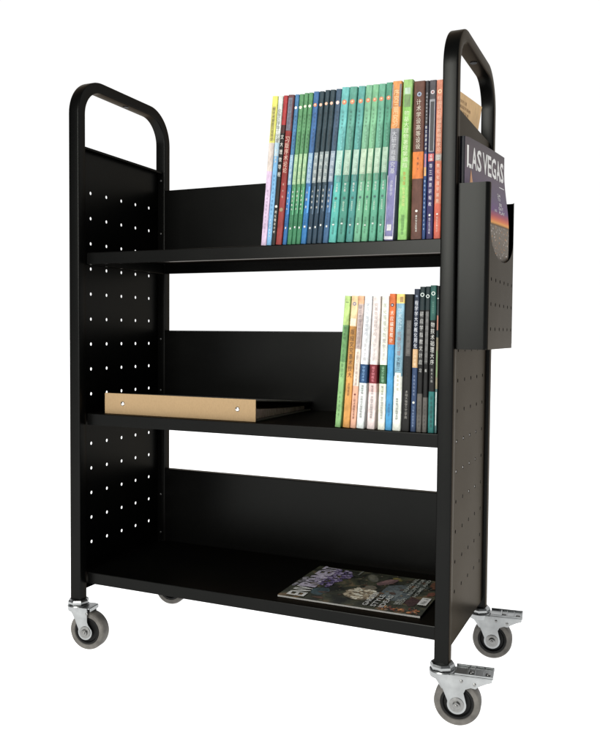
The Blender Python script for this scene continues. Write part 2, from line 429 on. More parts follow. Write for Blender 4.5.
def book(pos, lean, w, h, depth, bands, marks, label, group, y, zt, cat='book', seed=0):
    th = math.radians(lean)
    root = thing('book', label, cat, (pos, y, zt+w/2*math.sin(th)+0.0003), group)
    root.rotation_euler = (0, th, 0)
    mb = MB(); t = 0.0007; r = min(0.0022, w*0.27)
    prof = [(-w/2, depth)]
    for k in range(5):
        a = math.radians(180+90*k/4); prof.append((-w/2+r+r*math.cos(a), r+r*math.sin(a)))
    for k in range(5):
        a = math.radians(270+90*k/4); prof.append((w/2-r+r*math.cos(a), r+r*math.sin(a)))
    prof.append((w/2, depth))
    ri = max(0.0002, r-t)
    pin = [(-w/2+t, depth)]
    for k in range(5):
        a = math.radians(180+90*k/4); pin.append((-w/2+r+ri*math.cos(a), r+ri*math.sin(a)))
    for k in range(5):
        a = math.radians(270+90*k/4); pin.append((w/2-r+ri*math.cos(a), r+ri*math.sin(a)))
    pin.append((w/2-t, depth))
    n = len(prof); tprev = 0.0
    for (t1, colr) in bands:
        m_ = colr if not isinstance(colr, tuple) else printed(colr, 0.50, 0.26, 95, 0.16)
        za, zb = h*(1-tprev), h*(1-t1)
        vs = [(x, yy, za) for x, yy in prof]+[(x, yy, zb) for x, yy in prof]
        mb.add(vs, [[i, i+1, n+i+1, n+i] for i in range(n-1)], m_, None, True)
        vs = [(x, yy, za) for x, yy in pin]+[(x, yy, zb) for x, yy in pin]
        mb.add(vs, [[n+i, n+i+1, i+1, i] for i in range(n-1)], m_)
        vs = [(*prof[0], za), (*prof[0], zb), (*pin[0], zb), (*pin[0], za), (*prof[-1], za), (*prof[-1], zb), (*pin[-1], zb), (*pin[-1], za)]
        mb.add(vs, [[0, 1, 2, 3], [7, 6, 5, 4]], m_)
        tprev = t1
    m0 = bands[0][1]; m1 = bands[-1][1]
    for zz, mm in ((h, m0), (0, m1)):
        mm = mm if not isinstance(mm, tuple) else printed(mm, 0.50, 0.26, 95, 0.16)
        mb.add([(x, yy, zz) for x, yy in prof]+[(x, yy, zz) for x, yy in pin], [[i, i+1, n+i+1, n+i] for i in range(n-1)], mm)
    def fn(lay):
        return lambda u, v, *q: (u, -0.00012*lay, v)
    for lay, mk in enumerate(marks, 1):
        k = mk[0]; f = fn(1+lay)
        if k == 'r':                               # block of colour: t0 t1 colour width offset
            _, t0, t1, c, wf, xo = mk
            mb.add([(xo*w-wf*w/2, h*(1-t0)), (xo*w+wf*w/2, h*(1-t0)), (xo*w+wf*w/2, h*(1-t1)), (xo*w-wf*w/2, h*(1-t1))], [[0, 1, 2, 3]], printed(c, 0.5, 0.2, 130), f)
        elif k == 'd':                             # round seal: t colour width
            _, tt, c, wf = mk
            mb.add(circle(0, h*(1-tt), wf*w/2, 18), [list(range(18))], printed(c, 0.5, 0.15, 300), f)
        elif k == 'o':                             # ring emblem
            _, tt, c, wf = mk
            a1 = circle(0, h*(1-tt), wf*w/2, 20); a2 = circle(0, h*(1-tt), wf*w/2*0.62, 20)
            mb.add(a1+a2, [[i, (i+1) % 20, 20+(i+1) % 20, 20+i] for i in range(20)], printed(c, 0.5, 0.1, 300), f)
        elif k == 'c':                             # column of characters: t0 t1 colour text width offset
            _, t0, t1, c, s, wf, xo = mk
            n_ = len(s); pitch = (t1-t0)*h/n_; cw = w*wf*0.92; chh = min(pitch*0.88, cw*1.35)
            for i, chh_ in enumerate(s):
                if chh_ == ' ': continue
                zc = h*(1-t0)-pitch*(i+0.5)
                put_text(mb, chh_, f, xo*w-cw/2, zc-chh/2, xo*w+cw/2, zc+chh/2, printed(c, 0.5, 0.05, 200))
        elif k == 'l':                             # line of letters running down the spine
            _, t0, t1, c, s, wf, xo = mk
            f2 = (lambda f: lambda u, v, *q: f(v, u))(f)
            put_text(mb, s, lambda a, b, *q: f(b, h-a), t0*h, xo*w-wf*w/2, t1*h, xo*w+wf*w/2, printed(c, 0.5, 0.05, 200))
    mb.build('cover', root, recalc=False)
    q = MB()
    q.box(-w/2+t+0.0002, w/2-t-0.0002, r*0.7+0.0006, depth-0.002, 0.0012, h-0.0012, PAGES)
    q.build('page_block', root)
    return root

WH = (222, 222, 212); CR = (226, 222, 205)
# (position, lean, width, height) measured on the photograph's spines
TOP = [(0.4103,4.73,0.0107,0.2593),(0.4209,4.83,0.0093,0.2582),(0.4297,5.12,0.0083,0.258),(0.4407,5.12,0.0114,0.2577),(0.4516,5.05,0.0076,0.2575),
 (0.4604,5.0,0.0084,0.2572),(0.4691,5.0,0.0075,0.258),(0.4777,5.0,0.008,0.2577),(0.4873,5.05,0.010,0.2586),(0.4981,5.05,0.0086,0.2576),
 (0.5076,5.15,0.0086,0.2587),(0.5181,5.11,0.0090,0.2578),(0.5285,5.1,0.0100,0.2583),(0.5418,4.97,0.0134,0.2592),(0.5571,4.69,0.0134,0.2585),
 (0.5722,4.55,0.0121,0.2581),(0.5859,4.40,0.0119,0.2582),(0.5993,4.05,0.0108,0.2577),(0.6129,3.5,0.0116,0.2575),(0.627,3.08,0.0112,0.258),
 (0.6427,2.66,0.0154,0.2582),(0.6657,1.6,0.0159,0.2584),(0.6893,0.63,0.0186,0.2539),(0.7018,0.66,0.0056,0.2533),(0.7111,0.6,0.0114,0.2533),(0.7237,0.37,0.0113,0.2525)]
def textbook(body, low, em, title, small, tb=(214, 218, 205)):
    bands = [(0.40, body), (0.72, tuple((a*2+b)//3 for a, b in zip(body, low))), (1.0, low)]
    j = rc.uniform(-0.010, 0.010); k = rc.uniform(0.9, 1.1)
    marks = [('c', 0.135+j, 0.37+j, tuple(int(x*.70) for x in body), zh(9, CH1), 0.30, 0.12), ('r', 0.45+j, 0.56, tuple(int(x*.86) for x in tb), 0.16*k, -0.34), ('r', 0.62, 0.80+j, tuple(min(255, int(x*1.2)+8) for x in low), 0.30*k, 0.30), ('d', 0.088, em, 0.62), ('d', 0.086, (240, 214, 186), 0.24), ('r', 0.40, 0.60, tuple(int(a*0.55+b*0.45) for a, b in zip(tb, body)), 0.78, 0.0),
             ('c', 0.405, 0.60, tb, title, 0.62, 0.0), ('c', 0.635, 0.78, WH, small, 0.34, -0.05), ('r', 0.885+j, 0.898+j, (206, 210, 206), 0.32*k, 0.05), ('c', 0.80, 0.87, tuple(int(x*.6) for x in low), zh(4, CH1), 0.22, 0)]
    return bands, marks
OR = (226, 130, 84)
T = []
T.append(([(0.31, (224, 222, 96)), (0.5, (214, 200, 190)), (1, (214, 188, 216))],
   [('r', 0.07, 0.30, (188, 180, 84), 0.62, -0.02), ('c', 0.075, 0.30, (88, 84, 40), zh(9, CH2), 0.52, -0.02), ('c', 0.62, 0.92, (186, 160, 190), zh(12, CH2), 0.30, 0)],
   'thin leaning book with yellow top and lilac lower spine, leftmost on the top shelf'))
T.append(([(0.31, (208, 216, 208)), (0.40, (176, 208, 226)), (1, (122, 184, 228))],
   [('c', 0.085, 0.31, (44, 48, 46), zh(8, CH2), 0.66, 0), ('c', 0.35, 0.45, WH, zh(4, CH2), 0.4, 0), ('c', 0.52, 0.80, (80, 140, 190), zh(10, CH2), 0.34, 0), ('c', 0.82, 0.95, (196, 224, 240), zh(6, CH2), 0.36, 0)],
   'thin light blue book with pale top and black title on the top shelf'))
T.append(([(0.195, (196, 58, 60)), (0.25, (86, 42, 40)), (1, (46, 44, 40))],
   [('c', 0.25, 0.55, WH, zh(6, CH2), 0.72, 0), ('d', 0.74, CR, 0.55), ('c', 0.765, 0.925, CR, zh(6, CH2), 0.46, 0)],
   'thin charcoal book with a red top and white title characters on the top shelf'))
T.append(([(0.24, (122, 76, 80)), (0.58, (164, 52, 48)), (1, (172, 62, 56))],
   [('r', 0.02, 0.235, (120, 118, 134), 0.66, -0.05), ('c', 0.03, 0.23, (84, 84, 104), zh(7, CH2), 0.5, -0.05), ('c', 0.275, 0.52, (226, 186, 166), zh(6, CH2), 0.74, 0), ('c', 0.575, 0.70, (226, 190, 170), zh(3, CH2), 0.26, 0), ('d', 0.765, (158, 128, 88), 0.62)],
   'dark red book with a gold seal on its lower spine, on the top shelf'))
b, m = textbook((74, 136, 184), (44, 120, 186), (226, 226, 220), zh(5, CH1), zh(4, CH1), (186, 210, 220)); T.append((b, m, 'narrow bright blue book between the dark red book and the green books'))
for lab in ('leftmost of the three grass green thin books on the top shelf', 'middle one of the three grass green thin books on the top shelf', 'rightmost of the three grass green thin books on the top shelf'):
    b, m = textbook((94, 158, 104), (62, 144, 98), (224, 226, 196), zh(4, CH1), zh(5, CH1), (196, 220, 170)); T.append((b, m, lab))
b, m = textbook((66, 118, 176), (46, 130, 196), OR, zh(6, CH1), zh(3, CH1), (176, 206, 216)); T.append((b, m, 'blue book with an orange seal between the green books and the dark slate books'))
for lab in ('leftmost of the three dark slate thin books on the top shelf', 'middle one of the three dark slate thin books on the top shelf', 'rightmost of the three dark slate thin books on the top shelf'):
    b, m = textbook((56, 80, 90), (48, 78, 100), (222, 170, 140), zh(4, CH1), zh(4, CH1), (206, 212, 206)); T.append((b, m, lab))
b, m = textbook((72, 100, 126), (64, 112, 156), (226, 196, 190), zh(4, CH1), zh(4, CH1), (196, 206, 214)); T.append((b, m, 'steel blue thin book between the dark slate books and the turquoise books'))
tq = [((104, 190, 186), (84, 190, 178)), ((92, 166, 146), (72, 158, 138)), ((92, 172, 162), (72, 158, 150)), ((124, 186, 146), (112, 184, 146)), ((124, 190, 142), (104, 182, 138)), ((106, 178, 146), (94, 178, 146)), ((82, 160, 128), (92, 172, 140))]
nm = ['brightest turquoise book, leftmost of the seven blue-green textbooks with orange seals', 'second from the left of the seven blue-green textbooks with orange seals', 'third from the left of the seven blue-green textbooks with orange seals', 'middle one of the seven blue-green textbooks with orange seals',
      'third from the right of the seven blue-green textbooks with orange seals', 'second from the right of the seven blue-green textbooks with orange seals', 'rightmost of the seven blue-green textbooks, beside the orange and lavender book']
for (c0, c1_), lab in zip(tq, nm):
    bands = [(0.41, c0), (1.0, c1_)]
    jj = rc.uniform(-0.012, 0.012)
    pale = tuple(int(a*0.42+b*0.58) for a, b in zip(c0, (206, 206, 180)))
    marks = [('d', 0.096, OR, 0.62), ('d', 0.094, (240, 200, 150), 0.24), ('c', 0.15, 0.27, tuple(int(x*.72) for x in c0), zh(5, CH1), 0.22, -0.05),
             ('r', 0.405, 0.565, pale, 0.80, 0.0), ('c', 0.42, 0.56, tuple(min(255, x+26) for x in pale), zh(3, CH1), 0.5, 0), ('c', 0.615, 0.675, WH, zh(3, CH1), 0.30, 0.02),
             ('d', 0.715, (46, 110, 100), 0.34), ('c', 0.735, 0.80, (206, 230, 206), zh(5, CH1), 0.26, 0), ('c', 0.84, 0.95, tuple(int(x*.66) for x in c1_), zh(6, CH1), 0.24, 0.0), ('r', 0.884+jj, 0.893+jj, (206, 214, 206), 0.28, 0), ('r', 0.57, 0.61, tuple(int(x*.86) for x in c0), 0.5, 0.1), ('c', 0.28, 0.40, tuple(min(255, x+24) for x in c0), zh(6, CH1), 0.26, 0.16)]
    T.append((bands, marks, lab))
T.append(([(0.295, (228, 150, 78)), (0.50, (146, 148, 156)), (1, (136, 134, 184))],
   [('r', 0.02, 0.17, (150, 140, 140), 0.12, -0.44), ('r', 0.02, 0.16, (130, 124, 138), 0.2, 0.40), ('c', 0.05, 0.285, (242, 206, 150), zh(6, CH2), 0.6, 0), ('c', 0.31, 0.58, (196, 198, 204), zh(7, CH2), 0.56, 0), ('c', 0.62, 0.72, (204, 204, 220), zh(4, CH2), 0.32, 0), ('r', 0.59, 0.99, (200, 198, 208), 0.06, -0.46), ('r', 0.59, 0.99, (200, 198, 208), 0.06, 0.46), ('r', 0.90, 0.94, (204, 202, 206), 0.5, 0), ('r', 0.975, 0.995, (206, 204, 210), 0.95, 0)],
   'worn book with orange top and lavender lower spine on the top shelf'))
T.append(([(0.10, (150, 196, 112)), (0.5, (136, 198, 92)), (1, (146, 206, 108))],
   [('r', 0.05, 0.09, (178, 204, 176), 0.6, 0), ('r', 0.095, 0.17, (112, 152, 80), 0.66, 0), ('c', 0.19, 0.55, (206, 228, 176), zh(10, CH2), 0.58, 0), ('c', 0.57, 0.66, (214, 168, 60), zh(3, CH2), 0.3, 0), ('c', 0.67, 0.79, (214, 226, 130), zh(5, CH2), 0.34, 0), ('c', 0.84, 0.97, (100, 160, 80), zh(6, CH2), 0.34, 0)],
   'wide lime green book with a scuffed top edge, left of the brown book'))
T.append(([(0.445, (116, 72, 56)), (0.615, (236, 128, 44)), (1, (116, 70, 54))],
   [('d', 0.083, (150, 166, 190), 0.40), ('d', 0.083, (60, 66, 96), 0.2), ('c', 0.112, 0.43, (206, 196, 178), zh(8, CH2), 0.44, -0.02), ('c', 0.47, 0.57, (120, 60, 30), zh(3, CH2), 0.16, 0), ('d', 0.82, WH, 0.22), ('c', 0.845, 0.955, WH, zh(7, CH2), 0.2, 0)],
   'thick brown book with an orange band across its spine on the top shelf'))
T.append(([(0.28, (66, 64, 68)), (0.45, (62, 66, 110)), (1, (44, 84, 146))],
   [('c', 0.07, 0.27, (180, 182, 188), zh(9, CH2), 0.5, 0), ('c', 0.28, 0.44, WH, zh(6, CH2), 0.62, 0), ('r', 0.46, 0.60, (190, 120, 150), 0.5, 0), ('r', 0.545, 0.60, (226, 170, 90), 0.6, 0), ('c', 0.62, 0.95, (176, 206, 236), zh(12, CH2), 0.46, 0)],
   'very narrow blue book squeezed between the brown book and the navy book'))
T.append(([(0.12, (92, 88, 94)), (0.5, (78, 70, 112)), (1, (66, 54, 116))],
   [('d', 0.075, (206, 196, 200), 0.56), ('d', 0.075, (150, 90, 90), 0.3), ('r', 0.12, 0.45, (150, 150, 156), 0.78, 0), ('r', 0.135, 0.445, (40, 40, 48), 0.52, 0.02), ('r', 0.462, 0.51, (220, 74, 74), 0.8, 0), ('c', 0.465, 0.508, WH, zh(2, CH2), 0.46, 0), ('c', 0.52, 0.80, (216, 210, 224), zh(7, CH2), 0.46, 0), ('d', 0.85, WH, 0.3), ('c', 0.865, 0.97, (206, 200, 216), zh(6, CH2), 0.3, 0)],
   'navy book with a small red square on its spine beside the salmon book'))
T.append(([(0.46, (222, 138, 106)), (0.51, (196, 146, 124)), (0.78, (226, 128, 96)), (1, (230, 106, 80))],
   [('d', 0.073, (238, 196, 150), 0.6), ('d', 0.073, (214, 120, 90), 0.3), ('c', 0.10, 0.45, (240, 186, 156), zh(12, CH2), 0.66, 0), ('r', 0.468, 0.505, (170, 158, 150), 0.86, 0), ('c', 0.47, 0.505, WH, zh(2, CH2), 0.5, 0), ('c', 0.52, 0.78, (246, 206, 180), zh(7, CH2), 0.44, 0), ('d', 0.845, WH, 0.26), ('c', 0.86, 0.96, (246, 210, 190), zh(6, CH2), 0.26, 0)],
   'salmon book with a kraft back cover at the right end of the top shelf'))
top_roots = []
for (p, ln, w, h), (bands, marks, lab) in zip(TOP, T):
    top_roots.append(book(p, ln, w, h, 0.184+rc.uniform(-0.004, 0.004), bands, marks, lab, 'books standing on the top shelf', 0.0236+rc.uniform(0, 0.0024), ZS[0]))
# kraft back cover of the last book, bent outwards at its rear top corner
root = top_roots[-1]
mb = MB(); ny, nz = 14, 16; x0 = TOP[-1][0]
def kx(y, z):
    s = max(0, min(1, (z-0.80)/0.245)); yy = (y-0.0262)/0.174
    return 0.7300+0.0262*(yy**0.9)*(s**1.5)
vs = []
th = math.radians(TOP[-1][1])
Minv = (Matrix.Translation(Vector((x0, root.location.y, root.location.z))) @ Matrix.Rotation(th, 4, 'Y')).inverted()
for side in (0, 0.0006):
    for i in range(ny+1):
        for j in range(nz+1):
            y = 0.0262+0.174*i/ny; z = 0.7932+0.2507*j/nz
            vs.append(tuple(Minv @ Vector((kx(y, z)+side, y, z))))
S = (ny+1)*(nz+1); fs = []
for i in range(ny):
    for j in range(nz):
        a = i*(nz+1)+j; q = [a, a+nz+1, a+nz+2, a+1]
        fs.append(q[::-1]); fs.append([S+k for k in q])
for i in range(ny):
    for j in (0, nz):
        a = i*(nz+1)+j; b2 = a+nz+1; fs.append([a, b2, S+b2, S+a])
for j in range(nz):
    for i in (0, ny):
        a = i*(nz+1)+j; fs.append([a, a+1, S+a+1, S+a])
mb.add(vs, fs, KRAFT2, None, True)
def kmap(u, v, *q):
    return tuple(Minv @ Vector((kx(u, v)+0.0009, u, v)))
for k, (ya, yb) in enumerate(((0.085, 0.128), (0.085, 0.150), (0.085, 0.142), (0.085, 0.118))):
    put_text(mb, zh(6, CH2), kmap, ya, 1.0275-0.0085*k, yb, 1.0330-0.0085*k, printed((160, 116, 66), 0.7, 0.1, 100))
kc = mb.build('back_cover', root, autosmooth=60)
kc['label'] = 'plain kraft back cover bent outwards behind the right handle'

MID = [(0.5526,4.18,0.0104,0.2254),(0.5679,3.66,0.0127,0.2252),(0.581,3.4,0.0104,0.225),(0.594,3.3,0.0134,0.2245),(0.6126,2.23,0.0138,0.2241),
 (0.6314,1.37,0.0126,0.2242),(0.6443,1.34,0.0110,0.2277),(0.6583,1.2,0.0143,0.2272),(0.6736,1.16,0.0140,0.2267),(0.6865,0.99,0.0092,0.2352),
 (0.6967,0.88,0.0089,0.2386),(0.706,0.77,0.0080,0.239),(0.7172,0.3,0.0102,0.2406),(0.7249,0.3,0.0036,0.2398)]
Mk = []
Mk.append(([(0.22, (186, 218, 126)), (0.5, (116, 176, 106)), (1, (146, 200, 124))],
   [('r', 0.045, 0.052, (130, 160, 90), 0.5, 0), ('c', 0.23, 0.33, (70, 120, 60), zh(4, CH2), 0.5, 0), ('c', 0.36, 0.62, (96, 150, 88), zh(7, CH2), 0.52, 0), ('c', 0.72, 0.92, (116, 170, 100), zh(6, CH2), 0.32, 0)],
   'green book with yellow-green top, leftmost of the books on the middle shelf'))
Mk.append(([(0.23, (242, 206, 154)), (0.55, (206, 146, 66)), (1, (232, 164, 76))],
   [('d', 0.06, (126, 130, 156), 0.5), ('d', 0.06, (220, 196, 180), 0.28), ('r', 0.17, 0.225, (246, 220, 190), 0.8, 0), ('c', 0.25, 0.62, (120, 76, 30), zh(8, CH2), 0.6, 0), ('c', 0.66, 0.76, (160, 104, 40), zh(4, CH2), 0.34, 0)],
   'orange book with a peach top and round emblem on the middle shelf'))
Mk.append(([(0.06, (242, 184, 140)), (0.40, (206, 186, 178)), (0.68, (240, 222, 206)), (1, (242, 182, 150))],
   [('c', 0.07, 0.40, (150, 130, 136), zh(10, CH2), 0.6, 0), ('c', 0.42, 0.68, (176, 156, 150), zh(9, CH2), 0.44, 0), ('d', 0.745, (150, 60, 50), 0.34), ('c', 0.76, 0.93, (140, 80, 66), zh(8, CH2), 0.36, 0)],
   'narrow pink and cream book with a peach top, left of the three white books'))
for cb, low, lab in (((36, 88, 140), (226, 238, 234), 'white book with a blue band across its spine on the middle shelf'),
                     ((150, 40, 52), (242, 204, 198), 'white and pink book with a dark red band across its spine on the middle shelf'),
                     ((52, 112, 66), (238, 242, 212), 'ivory book with a dark green band across its spine on the middle shelf')):
    up = {36: (234, 238, 240), 150: (240, 226, 220), 52: (242, 240, 226)}[cb[0]]
    Mk.append(([(0.513, up), (0.655, cb), (0.72, low), (1, tuple((a+240)//2 for a in low))],
      [('c', 0.05, 0.30 if cb[0] != 52 else 0.40, (170, 174, 184) if cb[0] == 36 else (178, 164, 160) if cb[0] == 150 else (160, 172, 156), zh(8, CH2), 0.5, 0),
       ('c', 0.32, 0.49, (196, 190, 190), zh(5, CH2), 0.4, 0),
       ('c', 0.525, 0.645, tuple(min(255, x+100) for x in cb), zh(5, CH2), 0.4, 0), ('c', 0.67, 0.74, (120, 120, 116), zh(4, CH2), 0.34, 0), ('c', 0.75, 0.92, (150, 150, 146), zh(9, CH2), 0.36, 0)], lab))
Mk.append(([(0.37, (236, 116, 48)), (1, (72, 172, 230))],
   [('d', 0.082, (60, 50, 90), 0.52), ('d', 0.082, (220, 220, 230), 0.22), ('c', 0.12, 0.36, (250, 232, 214), zh(6, CH2), 0.56, 0), ('c', 0.80, 0.90, (60, 130, 190), zh(4, CH2), 0.3, 0)],
   'book with an orange upper spine over bright sky blue on the middle shelf'))
Mk.append(([(0.068, (248, 216, 116)), (0.60, (138, 184, 204)), (0.66, (232, 236, 226)), (1, (236, 240, 228))],
   [('r', 0.02, 0.06, (190, 150, 80), 0.4, 0.15), ('c', 0.10, 0.26, (196, 220, 230), zh(4, CH2), 0.5, 0), ('c', 0.27, 0.45, (170, 130, 130), zh(5, CH2), 0.46, 0), ('c', 0.46, 0.56, (70, 100, 120), zh(3, CH2), 0.5, 0), ('r', 0.575, 0.71, (242, 238, 222), 0.7, 0.0), ('c', 0.585, 0.71, (130, 126, 96), zh(4, CH2), 0.28, 0), ('c', 0.76, 0.92, (110, 116, 116), zh(9, CH2), 0.32, 0)],
   'pale blue and cream book with a yellow top, left of the plain black book'))
Mk.append(([(1, (30, 29, 27))],
   [('r', 0.19, 0.45, (88, 84, 80), 0.56, 0.05), ('c', 0.20, 0.44, (120, 116, 110), zh(5, CH2), 0.46, 0.05), ('c', 0.46, 0.62, (70, 50, 48), zh(6, CH2), 0.14, 0), ('c', 0.70, 0.91, (168, 164, 156), zh(9, CH2), 0.34, 0.03)],
   'black book with grey lettering, taller dark books standing to its right'))
Mk.append(([(0.42, (50, 62, 86)), (0.55, (222, 178, 124)), (1, (58, 86, 130))],
   [('d', 0.05, (120, 136, 160), 0.4), ('c', 0.08, 0.415, (216, 220, 228), zh(9, CH2), 0.66, 0), ('c', 0.43, 0.54, (246, 220, 180), zh(4, CH2), 0.5, 0), ('c', 0.60, 0.75, (150, 170, 206), zh(6, CH2), 0.34, 0), ('d', 0.795, WH, 0.44), ('c', 0.82, 0.97, (140, 166, 206), zh(7, CH2), 0.36, 0)],
   'narrow dark blue book with a tan band halfway down its spine on the middle shelf'))
for k, lab in enumerate(('black book with dark teal top, ring emblem, grey foot and large white title', 'black book with grey smudged title and ring emblem, immediately left of the teal topped book')):
    Mk.append(([(0.16, (34, 58, 62)), (0.735+0.025*k, (26, 26, 26)), (1, (112, 108, 102))],
      [('o', 0.055+0.012*k, (210, 220, 214), 0.74), ('r', 0.17, 0.52, (100, 100, 98) if k else (38, 38, 38), 0.6, 0), ('c', 0.165, 0.54, (196, 196, 192) if k == 0 else (140, 140, 138), zh(8, CH2), 0.70, 0), ('c', 0.55, 0.60, (200, 200, 196), zh(1, CH2), 0.5, 0), ('c', 0.78, 0.97, (80, 78, 74), zh(7, CH2), 0.34, 0)], lab))
Mk.append(([(0.235, (44, 110, 100)), (0.72, (24, 24, 24)), (1, (40, 140, 136))],
   [('o', 0.055, (216, 228, 220), 0.64), ('c', 0.11, 0.19, (120, 180, 160), zh(6, CH2), 0.3, 0), ('c', 0.245, 0.54, (214, 214, 208), zh(7, CH2), 0.66, 0), ('c', 0.56, 0.66, (190, 190, 186), zh(4, CH2), 0.36, 0), ('c', 0.75, 0.97, (20, 90, 90), zh(7, CH2), 0.42, 0)],
   'black book with teal top and teal foot near the right end of the middle shelf'))
Mk.append(([(0.06, (40, 44, 46)), (0.35, (60, 76, 76)), (0.7, (160, 150, 120)), (1, (90, 130, 130))],
   [('d', 0.085, WH, 0.6), ('r', 0.2, 0.3, (196, 120, 90), 0.6, 0), ('r', 0.44, 0.62, (130, 170, 110), 0.6, 0), ('r', 0.72, 0.95, (206, 216, 210), 0.5, 0)],
   'very slim booklet with mottled spine pressed against the right post on the middle shelf'))
for (p, ln, w, h), (bands, marks, lab) in zip(MID, Mk):
    book(p, ln, w, h, 0.160+rc.uniform(-0.01, 0.01), bands, marks, lab, 'books standing on the middle shelf', 0.0295+rc.uniform(0, 0.0022), ZS[1])

# ------------------------------------------------------------------ ring binder lying on the middle shelf
def binder():
    x0, x1, y0, y1 = 0.0575, 0.3920, 0.0350, 0.2860; zb = ZS[1]+0.0003; zf = zb+0.0405; zr = zb+0.0170
    root = thing('ring_binder', 'kraft ring binder lying flat on the middle shelf with its riveted spine to the front', 'ring binder', ((x0+x1)/2, (y0+y1)/2, zb))
    def f(x, y, z): return (x-(x0+x1)/2, y-(y0+y1)/2, z-zb)
    t = 0.0022
    mb = MB()
    mb.box(x0, x1, y0, y0+t, zb, zf, KRAFT, 0.0007, 2, f)
    dark = printed((112, 106, 100), 0.36, 0.15, 60, 0.5, 'binderboard')
    # top board falls towards the rear, bottom board lies on the shelf
    def slab(za0, za1):
        vs = []
        for x in (x0+0.0005, x1-0.0005):
            for (y, z) in ((y0+t+0.0002, za0), (y1, za1)):
                vs += [(x, y, z), (x, y, z+t)]
        return vs, [[0, 1, 3, 2], [4, 6, 7, 5], [0, 4, 5, 1], [2, 3, 7, 6], [1, 5, 7, 3], [0, 2, 6, 4]]
    v, fa = slab(zf-t-0.0004, zr); mb.add(v, fa, dark, f)
    v, fa = slab(zb+0.0004, zb+0.0004); mb.add(v, fa, dark, f)
    mb.build('cover', root)
    q = MB()                                       # leaves of paper sagging off the rings
    pm = printed((188, 156, 150), 0.8, 0.3, 140, 0.15, 'leaves')
    vs = []; ny = 12; fs = []
    for x in (x0+0.010, x1-0.010):
        for i in range(ny+1):
            s = i/ny; y = y0+0.012+(y1-0.012-y0-0.012)*s
            zlo = zb+0.0032; zhi = zlo+0.0120*(1-s)**1.6+0.0070
            vs += [(x, y, zlo), (x, y, zhi)]
    n2 = (ny+1)*2
    for i in range(ny):
        a = i*2
        fs += [[a, a+1, a+3, a+2], [n2+a, n2+a+2, n2+a+3, n2+a+1], [a+1, n2+a+1, n2+a+3, a+3], [a, a+2, n2+a+2, n2+a]]
    fs += [[0, n2, n2+1, 1], [n2-2, n2-1, 2*n2-1, 2*n2-2]]
    q.add(vs, fs, pm, f); q.build('page_block', root)
    for xr, zr_ in ((0.1005, 0.4978), (0.3548, 0.4986)):
        r = MB()
        r.revolve([(0.0046, 0.0), (0.0044, 0.0009), (0.0032, 0.0017), (0.0012, 0.0021)], RIVET, lambda a, b, h: f(xr+a, y0-h, zr_+b), 24)
        r.build('rivet', root)
binder()

